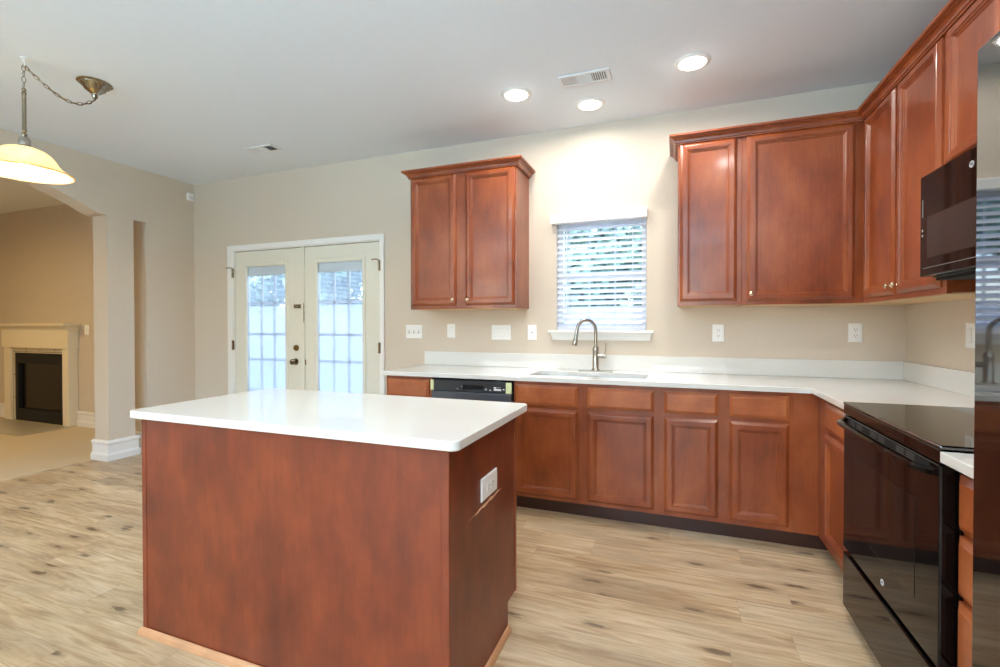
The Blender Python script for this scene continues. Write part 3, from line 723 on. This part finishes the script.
def text_mesh(b_parent, name, body, size, T, mat, depth=0.0004):
    cu = bpy.data.curves.new(name, 'FONT'); cu.body = body; cu.size = size; cu.align_x = 'CENTER'; cu.align_y = 'CENTER'; cu.extrude = depth
    tmp = bpy.data.objects.new(name, cu); COL.objects.link(tmp)
    bpy.context.view_layer.update()
    me = bpy.data.meshes.new_from_object(tmp.evaluated_get(bpy.context.evaluated_depsgraph_get()))
    bpy.data.objects.remove(tmp); bpy.data.curves.remove(cu)
    o0 = ORIG[b_parent.name]
    me.transform(Matrix.Translation(-o0) @ T); me.materials.clear(); me.materials.append(M[mat])
    o = bpy.data.objects.new(name, me); COL.objects.link(o); o.parent = b_parent; ORIG[o.name] = o0
    return o
def badge(T, r, parent):
    o = B(T).lathe([(0.0, 0.0010), (r*0.80, 0.0010), (r*0.84, 0.0022), (r*0.97, 0.0022), (r, 0.0)], (0, 0, 0), 'Z', 28).build('badge', 'silver', parent, smooth=True)
    text_mesh(o, 'monogram', 'GE', r*0.95, T @ Matrix.Translation((0, 0, 0.0016)), 'charcoal')
badge(face_right(2.038, mx, 1.800), 0.0115, t)

# ------------------------------------------------------------------ range
rx = 0.680
t = thing('electric_range', 'black slide-in electric range with smooth glass cooktop', 'range', (1.0, 2.0, 0))
B().box(rx+0.045, RY0+.002, 0.055, XR-.03, RY1-.002, 0.905).build('body', 'side_black', t)
B().box(rx+0.06, RY0+.03, 0.0, XR-.06, RY1-.03, 0.055).build('plinth', 'dark_gap', t)
B().box(rx, RY0, 0.878, rx+0.045, RY1, 0.917).build('front_fascia', 'gloss_black', t, bevel=0.004)
B().box(rx-.002, RY0-.001, 0.9175, XR-.026, RY1+.001, 0.929).build('cooktop', 'glass_black', t, bevel=0.004)
od = B().box(rx, RY0+.004, 0.310, rx+0.043, RY1-.004, 0.874).build('oven_door', 'gloss_black', t, bevel=0.005)
B(face_right(2.245, rx, 0.435)).panel(0.50, 0.300, [(0, -.001), (0, 0.0008), (0.002, 0.0010)]).build('window', 'oven_glass', od)
B(face_right(2.33, rx, 0.839)).panel(0.67, 0.031, [(0, -.001), (0, 0.0006), (0.001, 0.0008)]).build('vent_strip', 'dark_gap', od)
for g0 in (2.300, 2.225, 2.090, 2.020, 1.875, 1.805):
    vs = B()
    for k in range(3):
        z = 0.8475 + k*0.0072; vs.box(rx-0.0014, g0-0.055, z, rx-0.0004, g0, z+0.0022)
    vs.build('vent_louvre', 'grey_slot', od)
pts = []
for i in range(25):
    u = i/24; y = 2.372 - u*(2.372-1.618)
    e = min(u, 1-u)/0.10; off = 0.030*min(1, math.sin(min(1, e)*math.pi/2)) + 0.008*math.sin(u*math.pi)
    pts.append((rx-off, y))
hb = B(); rings = []
for x, y in pts:
    rings.append([(x-0.012, y, 0.843), (x-0.014, y, 0.855), (x-0.006, y, 0.861), (x+0.006, y, 0.860), (x+0.008, y, 0.849), (x+0.002, y, 0.840)])
hb.loops(rings).build('handle', 'gloss_black', od, bevel=0.002, smooth=True)
dr = B().box(rx, RY0+.004, 0.060, rx+0.043, RY1-.004, 0.290).build('drawer', 'gloss_black', t, bevel=0.004)
badge(face_right(1.974, rx, 0.362), 0.0110, od)

# ------------------------------------------------------------------ refrigerator
t = thing('refrigerator', 'tall glossy black refrigerator beside the range', 'refrigerator', (0.95, 0.75, 0))
B().box(0.645, 0.300, 0.03, XR-.03, 1.220, 1.795).build('cabinet', 'gloss_black', t, bevel=0.006)
fd = B().box(0.570, 0.757, 0.06, 0.640, 1.224, 1.812).build('door', 'fridge_black', t, bevel=0.005, seg=4)
fe = B().box(0.570, 0.297, 0.06, 0.640, 0.750, 1.812).build('door', 'fridge_black', t, bevel=0.012, seg=4)
for y, dd in ((0.79, fd), (0.715, fe)):
    B().tube([(0.57, y, 0.55), (0.515, y, 0.60), (0.515, y, 1.45), (0.57, y, 1.50)], 0.012, 12).build('handle', 'gloss_black', dd, smooth=True)
B().box(0.60, 0.31, 0.0, XR-.06, 1.21, 0.03).build('toe_grille', 'dark_gap', t)
for y in (0.36, 1.14): B().box(0.60, y-.03, 1.796, 0.70, y+.03, 1.822).build('hinge_cover', 'charcoal', t, bevel=0.004)

# ------------------------------------------------------------------ island
IX0, IX1, IY0, IY1 = -2.031, -0.637, 1.261, 1.880
t = thing('kitchen_island', 'reddish cherry kitchen island with plain panel sides', 'island', (-1.33, 1.57, 0))
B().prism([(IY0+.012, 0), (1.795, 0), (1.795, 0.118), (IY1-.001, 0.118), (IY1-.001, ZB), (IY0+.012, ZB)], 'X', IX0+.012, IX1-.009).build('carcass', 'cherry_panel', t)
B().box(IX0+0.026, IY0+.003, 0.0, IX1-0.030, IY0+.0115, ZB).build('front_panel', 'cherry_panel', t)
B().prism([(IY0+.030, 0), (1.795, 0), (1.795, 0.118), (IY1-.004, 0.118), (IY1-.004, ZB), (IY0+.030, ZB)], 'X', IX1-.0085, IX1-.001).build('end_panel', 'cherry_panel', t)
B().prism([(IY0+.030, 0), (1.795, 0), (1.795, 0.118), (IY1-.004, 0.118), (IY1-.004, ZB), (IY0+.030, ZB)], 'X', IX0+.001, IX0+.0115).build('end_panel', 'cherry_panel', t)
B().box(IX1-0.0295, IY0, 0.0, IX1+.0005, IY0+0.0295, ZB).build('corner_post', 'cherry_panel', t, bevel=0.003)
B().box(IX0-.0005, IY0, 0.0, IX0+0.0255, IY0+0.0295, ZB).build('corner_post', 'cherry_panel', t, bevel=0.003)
B().box(IX0, IY1, 0.118, IX1+.002, IY1+0.019, ZB).build('face_frame', 'cherry', t, bevel=0.001)
for i in range(3):
    x1 = IX1-0.02-i*0.46; door(face_rear(x1, IY1+0.019, 0.140), 0.43, 0.56, t); drawer(face_rear(x1, IY1+0.019, 0.726), 0.43, 0.132, t)
sh = [(0, 0), (0.014, 0), (0.014, 0.006), (0.011, 0.018), (0.005, 0.026), (0, 0.028)]
def shoe(path):
    B().loops([[(p[0]+m[0]*o, p[1]+m[1]*o, z) for o, z in sh] for p, m in path]).build('shoe_moulding', 'shoe', t)
shoe([((IX0-.001, IY0-.0005), (-.9, -1)), ((IX1+.001, IY0-.0005), (.5, -1))])
shoe([((IX1+.001, IY0-.0005), (1, -.4)), ((IX1+.001, 1.795), (1, 0))])
sc = B(); import itertools
pts = []
for i in range(15):
    u = i/14; y = 1.41 + u*0.31; w_ = 0.0075*math.sin(max(0.0, u-.12)/.88*math.pi)**0.7*(0.75+0.25*math.sin(i*2.3)) if .12 < u < 1 else 0.0006
    zc = 0.606 + 0.010*u + 0.002*math.sin(i*1.7); pts.append((y, zc, w_))
V0 = [sc.v((IX1-0.0006, y, z-w_)) for y, z, w_ in pts]; V1 = [sc.v((IX1-0.0006, y, z+w_)) for y, z, w_ in pts]
for i in range(14): sc.f([V0[i], V0[i+1], V1[i+1], V1[i]])
tag(sc.build('scratch', 'bare_wood', t), 'pale scratch through the stain under the island outlet')
ict = B().prism(rrect(-2.072, 1.231, -0.597, 1.955, 0.028, 8), 'Z', 0.884, 0.914).build('island_countertop', 'quartz', bevel=0.003)
tag(ict, 'white quartz slab with rounded corners topping the island', 'countertop')

# ------------------------------------------------------------------ wall plates
def plate(name, label, cat, T, w, h, kinds, group=None, vertical=True):
    o0 = T @ Vector((0, 0, 0))
    r = thing(name, label, cat, tuple(o0), group)
    BT = T @ Matrix.Translation((-w/2, -h/2, 0))
    B(BT).panel(w, h, [(0, 0.0003), (0, 0.003), (0.003, 0.0065), (0.006, 0.007)]).build('cover_plate', 'plastic', r)
    n = len(kinds)
    for i, k in enumerate(kinds):
        cx = (i+0.5)*w/n - w/2
        if n == 3: cx *= 0.86
        L = T @ Matrix.Translation((cx, 0, 0.007))
        if k == 'toggle':
            B(L).box(-0.006, -0.012, -0.0005, 0.006, 0.012, 0.0012).build('toggle_slot', 'slot', r)
            B(L).prism([(-0.004, 0), (0.006, 0), (0.010, 0.012), (0.004, 0.014)], 'X', -0.004, 0.004).build('toggle', 'plastic', r)
        elif k == 'rocker':
            B(L).box(-0.0175, -0.034, -0.0005, 0.0175, 0.034, 0.0006).build('rocker_gap', 'gap_pale', r)
            B(L).prism([(-0.0325, 0.0006), (0.0325, 0.0006), (0.0325, 0.005), (0.0, 0.0022), (-0.0325, 0.0015)], 'X', -0.016, 0.016).build('rocker', 'plastic', r)
        elif k == 'gfci':
            B(L).box(-0.0175, -0.034, -0.0005, 0.0175, 0.034, 0.0006).build('insert_gap', 'gap_pale', r)
            B(L).box(-0.0165, -0.033, 0.0006, 0.0165, 0.033, 0.002).build('insert', 'plastic', r)
            s = B(L)
            for zz in (-0.021, 0.021):
                s.box(-0.008, zz-.004, 0.002, -0.0055, zz+.005, 0.0023).box(0.0055, zz-.004, 0.002, 0.008, zz+.004, 0.0023)
            for zz in (-0.006, 0.002): s.box(-0.010, zz, 0.002, 0.010, zz+.0045, 0.0032)
            s.build('slots_and_buttons', 'slot', r)
        elif k == 'duplex':
            for zz in (-0.0195, 0.0195):
                LL = L @ (Matrix.Translation((0, zz, 0)) if vertical else Matrix.Translation((zz, 0, 0)))
                q = B(LL).prism(rrect(-0.017, -0.0145, 0.017, 0.0145, 0.010, 5), 'Z', -0.0005, 0.002).build('receptacle', 'plastic', r)
                s = B(LL)
                s.box(-0.0085, -0.001, 0.002, -0.0055, 0.009, 0.0024).box(0.0055, -0.001, 0.002, 0.0085, 0.008, 0.0024)
                s.lathe([(0.003, 0.002), (0.003, 0.0024), (0, 0.0024)], (0, -0.0075, 0), 'Z', 10)
                s.build('slots', 'slot', q)
    return r
plate('switch_plate', 'white three-gang switch plate under the short wall cabinet, closest to the double door', 'switch', face_back(-2.160, YB-.0005, 1.197), 0.165, 0.120, ['toggle']*3)
plate('switch_plate', 'single white switch plate between the two wide plates under the short wall cabinet', 'switch', face_back(-1.795, YB-.0005, 1.207), 0.075, 0.120, ['rocker'])
plate('switch_plate', 'wide white plate with three rocker switches, next to the safety socket', 'switch', face_back(-1.337, YB-.0005, 1.197), 0.168, 0.122, ['rocker']*3)
plate('wall_outlet', 'white safety socket just before the window sill end', 'outlet', face_back(-1.072, YB-.0005, 1.197), 0.076, 0.122, ['gfci'])
plate('wall_outlet', 'white duplex outlet below the narrow single-door wall cabinet', 'outlet', face_back(0.289, YB-.0005, 1.200), 0.076, 0.122, ['duplex'])
plate('wall_outlet', 'white duplex outlet near the wall corner above the counter', 'outlet', face_back(1.088, YB-.0005, 1.206), 0.076, 0.122, ['duplex'])
plate('switch_plate', 'white plate on the range wall half hidden by the refrigerator', 'switch', face_right(2.920, XR-.0005, 1.204), 0.076, 0.122, ['rocker'])
plate('switch_plate', 'small cream switch plate beside the fireplace mantel', 'switch', face_back(-6.795, YB-.0005, 1.20), 0.076, 0.122, ['toggle'])
IT = frame((IX1-.0005, 1.582, 0.673), (0, 1, 0), (1, 0, 0))
plate('wall_outlet', 'white outlet mounted sideways on the island end panel above a scratch', 'outlet', IT, 0.150, 0.082, ['duplex'], None, False)

# motion sensor in the corner
t = thing('motion_sensor', 'small white motion sensor high in the wall corner', 'sensor', (XL, 3.555, 2.64))
B().prism([(3.520, 2.600), (3.596, 2.600), (3.596, 2.682), (3.520, 2.682)], 'X', XL+.0005, XL+0.030).build('housing', 'plastic', t, bevel=0.008)
B().prism(rrect(3.532, 2.612, 3.584, 2.650, 0.012), 'X', XL+0.030, XL+0.034).build('lens', 'vent', t)

# ------------------------------------------------------------------ ceiling fixtures
def downlight(x, y, label, group):
    t = thing('recessed_light', label, 'ceiling light', (x, y, ZC), group)
    B().lathe([(0.076, 0.0005), (0.076, -0.010), (0.082, -0.010), (0.098, -0.005), (0.101, -0.0005)], (x, y, ZC), 'Z', 40).build('trim_ring', 'white', t, smooth=True)
    B().lathe([(0.0, -0.0115), (0.045, -0.0105), (0.072, -0.006), (0.0755, -0.002)], (x, y, ZC), 'Z', 32).build('lens', 'lens', t, smooth=True)
    return t
def lamp_under(x, y, p=DOWNLIGHT_POWER, color=(1.0, 0.96, 0.90), spread=174):
    area_light('downlight_beam', (x, y, ZC-0.020), (0, 0, 0), 0.14, 0.14, p, color, spread, 'DISK')
    d = bpy.data.lights.new('downlight_spill', 'POINT'); d.energy = p*0.03; d.color = color; d.shadow_soft_size = 0.035
    o = bpy.data.objects.new('downlight_spill', d); COL.objects.link(o); o.location = (x, y, ZC-0.055)
dl = downlight(-0.987, 2.952, 'lit recessed ceiling light in front of the short wall cabinet', 'ceiling downlights')
spots = [(-0.552, 3.262, 'lit recessed ceiling light above the sink window, the one closest to the back wall'),
         (0.094, 2.954, 'lit recessed ceiling light before the narrow wall cabinet, largest in view')]
for x, y, lb in spots: copy_tree(dl, (x, y, ZC), lb)
for x, y in ((-0.987, 2.952), (0.094, 2.954)): lamp_under(x, y)
lamp_under(-0.552, 3.262, DOWNLIGHT_POWER*0.4)
for i, (x, y) in enumerate(((-2.0, 0.6), (-0.3, 0.5), (-2.9, -1.6), (-0.3, -1.7), (0.45, 1.75))):  # out-of-view recessed lights added to fill the room
    copy_tree(dl, (x, y, ZC), ['lit recessed ceiling light over the island front edge', 'lit recessed ceiling light over the viewer', 'lit recessed ceiling light by the far rear window', 'lit recessed ceiling light by the near rear window', 'lit recessed ceiling light in front of the range'][i])
    lamp_under(x, y, DOWNLIGHT_POWER*1.0)
def vent(x0, y0, x1, y1, label, name='ceiling_vent'):
    t = thing(name, label, 'vent', ((x0+x1)/2, (y0+y1)/2, ZC))
    fr = cells(B(), [x0, x0+0.022, x1-0.022, x1], [y0, y0+0.022, y1-0.022, y1], lambda x, y: not (x0+0.022 < x < x1-0.022 and y0+0.022 < y < y1-0.022), ZC-0.010, ZC-.0005)
    fr.build('frame', 'vent', t, bevel=0.003)
    B().box(x0+0.02, y0+0.02, ZC-0.0025, x1-0.02, y1-0.02, ZC-0.0006).build('duct', 'vent_dark', t)
    s = B(); L = x1-x0-0.044; W = y1-y0-0.044
    for sec, (u0, u1, tilt, axis) in enumerate(((0, .33, -60, 0), (.34, .66, 90, 1), (.67, 1, 60, 0))):
        a0, a1 = x0+.022+L*u0, x0+.022+L*u1
        if axis == 0:
            n = 7
            for k in range(n):
                x = a0 + (a1-a0)*(k+.5)/n; dx = 0.006*math.cos(rad(tilt)); sg = 0.0045*(1 if tilt > 0 else -1)
                s.prism([(x-sg-.0006, ZC-.003), (x-sg+.0006, ZC-.003), (x+sg+.0006, ZC-.0095), (x+sg-.0006, ZC-.0095)], 'Y', y0+.022, y1-.022)
        else:
            n = 8
            for k in range(n):
                y = y0+.022 + W*(k+.5)/n
                s.prism([(y-.004, ZC-.003), (y-.003, ZC-.003), (y+.0045, ZC-.0095), (y+.0035, ZC-.0095)], 'X', a0, a1)
        s.box(a1-.002, y0+.022, ZC-.0098, a1+.002, y1-.022, ZC-.003)
    s.build('louvres', 'vent', t)
    return t
vent(-0.685, 2.835, -0.365, 2.975, 'white ceiling vent among the recessed lights')
vent(-3.495, 3.015, -3.195, 3.150, 'white ceiling vent above the double door')

# pendant lamp
px, py = -3.490, 1.557
cx_, cy_ = -3.437, 1.878
t = thing('pendant_lamp', 'lit swag pendant lamp with bell shaped cream glass shade', 'lamp', (px, py, ZC))
B().lathe([(0.0, -0.0005), (0.088, -0.0005), (0.090, -0.006), (0.078, -0.012), (0.074, -0.022), (0.060, -0.030), (0.054, -0.044), (0.034, -0.060), (0.018, -0.072), (0.015, -0.092), (0.010, -0.100), (0.0, -0.102)], (cx_, cy_, ZC), 'Z', 32).build('ceiling_canopy', 'bronze', t, smooth=True)
B().lathe([(0.0, -.0005), (0.018, -.0005), (0.018, -.006), (0.007, -.010), (0.005, -.024), (0.0, -.025)], (px, py, ZC), 'Z', 14).tube([(px, py, ZC-.022)] + [(px+0.012*math.sin(a), py, ZC-.036+0.012*math.cos(a)) for a in [math.pi*k/6 for k in range(0, 10)]], 0.003, 6).build('ceiling_hook', 'white', t, smooth=True)
ch = B()
def links(path):
    P = [Vector(p) for p in path]; seg = []
    tot = sum((b-a).length for a, b in zip(P, P[1:])); n = int(tot/0.026); step = tot/n
    def at(d):
        for a, b in zip(P, P[1:]):
            l = (b-a).length
            if d <= l: return a + (b-a)*(d/l)
            d -= l
        return P[-1]
    for i in range(n):
        a, b = at(i*step), at((i+1)*step); c = (a+b)/2; d = (b-a).normalized()
        s1 = d.cross(Vector((0, 0, 1))); s1 = s1.normalized() if s1.length > .1 else Vector((1, 0, 0)); s2 = d.cross(s1)
        s = s1 if i % 2 else s2
        ring = []
        for k in range(13):
            an = 2*math.pi*k/12; ring.append(tuple(c + d*(0.0175*math.cos(an)) + s*(0.0085*math.sin(an))))
        ch.tube(ring, 0.0022, 5, False)
path = []
A = Vector((px, py, ZC-0.045)); Cc = Vector((cx_, cy_, ZC-0.104))
for i in range(21):
    u = i/20; p = A.lerp(Cc, u); p.z -= 0.085*4*u*(1-u)*(0.6+0.8*u); path.append(tuple(p))
links(path); links([(px, py, ZC-.045), (px, py, 2.615)])
wire = [(p[0]+.003, p[1]+.004, p[2]-.001) for p in path]
ch.tube(wire, 0.002, 5)
ch.build('chain', 'bronze', t, smooth=True)
B().lathe([(0.0, 2.618), (0.007, 2.615), (0.012, 2.605), (0.007, 2.596), (0.0115, 2.588), (0.0095, 2.575), (0.0095, 2.385), (0.012, 2.372), (0.007, 2.364), (0.013, 2.354), (0.013, 2.344), (0.008, 2.338), (0.008, 2.325)], (px, py, 0), 'Z', 16).build('stem', 'bronze', t, smooth=True)
B().lathe([(0.008, 2.336), (0.022, 2.332), (0.027, 2.320), (0.027, 2.286), (0.036, 2.278), (0.036, 2.270)], (px, py, 0), 'Z', 20).build('socket_cap', 'nickel', t, smooth=True)
SHP = [(0.034, 2.276), (0.060, 2.272), (0.090, 2.260), (0.115, 2.240), (0.134, 2.215), (0.148, 2.190), (0.165, 2.170), (0.190, 2.153), (0.208, 2.140), (0.213, 2.134)]
inner = [(r-0.005, z-0.003) for r, z in SHP][::-1]
B().lathe(SHP + [(0.211, 2.131)] + inner, (px, py, 0), 'Z', 48).build('glass_shade', 'shade', t, smooth=True)
B().lathe([(0.2085, 2.1365), (0.2145, 2.1375), (0.2160, 2.1335), (0.2145, 2.1300), (0.2085, 2.1305)], (px, py, 0), 'Z', 48).build('shade_rim', 'amber', t, smooth=True)
B().lathe([(0.0, 2.272), (0.014, 2.268), (0.014, 2.245), (0.030, 2.220), (0.033, 2.200), (0.024, 2.178), (0.0, 2.170)], (px, py, 0), 'Z', 20).build('bulb', 'bulb', t, smooth=True)
pd = bpy.data.lights.new('pendant_glow', 'POINT'); pd.energy = 16; pd.color = (1.0, 0.80, 0.52); pd.shadow_soft_size = 0.035
po = bpy.data.objects.new('pendant_glow', pd); COL.objects.link(po); po.location = (px, py, 2.155)
area_light('living_daylight', (-8.9, -3.0, 1.6), (rad(90), 0, rad(-20)), 1.2, 1.4, 6, (1.0, 0.9, 0.75))  # unseen weak warm area lamp; no window is modelled here
area_light('living_lamp_beam', (-7.2, 1.4, ZC-0.03), (0, 0, 0), 0.4, 0.4, LIVING_POWER, (1.0, 0.68, 0.25), 170, 'DISK')

# ------------------------------------------------------------------ fireplace
t = thing('fireplace_mantel', 'cream wooden fireplace mantel around a black firebox', 'fireplace', (-7.67, YB, 0))
FL, FR, FY = -8.375, -6.975, 3.500
B().box(FL, FY, 0.004, FL+0.135, YB-.001, 0.985).build('leg', 'mantel', t, bevel=0.004)
B().box(FR-0.125, FY, 0.004, FR, YB-.001, 0.985).build('leg', 'mantel', t, bevel=0.004)
B().box(FL-.02, FY-0.014, 0.968, FR+.02, YB-.001, 1.205).build('frieze', 'mantel', t, bevel=0.004)
R = []
for o, z in ((0.0, 1.200), (0.012, 1.206), (0.016, 1.222), (0.045, 1.245), (0.060, 1.252), (0.060, 1.258), (0.10, 1.258), (0.10, 1.282)):
    R.append([(FL-.02-o*.75, YB-.002, z), (FL-.02-o*.75, FY-0.014-o*.75, z), (FR+.02+o*.75, FY-0.014-o*.75, z), (FR+.02+o*.75, YB-.002, z)])
B().loops(R).build('mantel_shelf', 'mantel', t)
cells(B(), [FL+.135, -8.200, -7.145, FR-.125], [0.004, 0.0045, 0.900, 0.968], lambda x, z: not (-8.200 < x < -7.145 and z < 0.9), FY+0.03, YB-.001, 'Y').build('tile_surround', 'tile', t)
ins = thing('gas_fireplace_insert', 'black metal gas firebox inside the cream mantel', 'firebox', (-7.67, YB-.03, 0.006))
cells(B(), [-8.198, -8.13, -7.215, -7.147], [0.006, 0.16, 0.76, 0.898], lambda x, z: not (-8.13 < x < -7.215 and 0.16 < z < 0.76), FY+0.036, YB-.002, 'Y').build('metal_face', 'firebox', ins, bevel=0.004)
B().box(-8.13, FY+0.075, 0.16, -7.215, FY+0.08, 0.76).build('glass_front', 'fire_glass', ins)
lv = B()
for z in (0.785, 0.815, 0.845, 0.04, 0.075, 0.11): lv.prism([(FY+0.029, z), (FY+0.0355, z), (FY+0.0355, z+0.020), (FY+0.033, z+0.020)], 'X', -8.17, -7.175)
lv.build('louvres', 'firebox', ins)
structure(B().box(-8.45, 3.02, 0.004, -6.93, FY-.001, 0.012).build('hearth_floor', 'hearth'), 'flat tiled hearth before the fireplace', 'hearth')
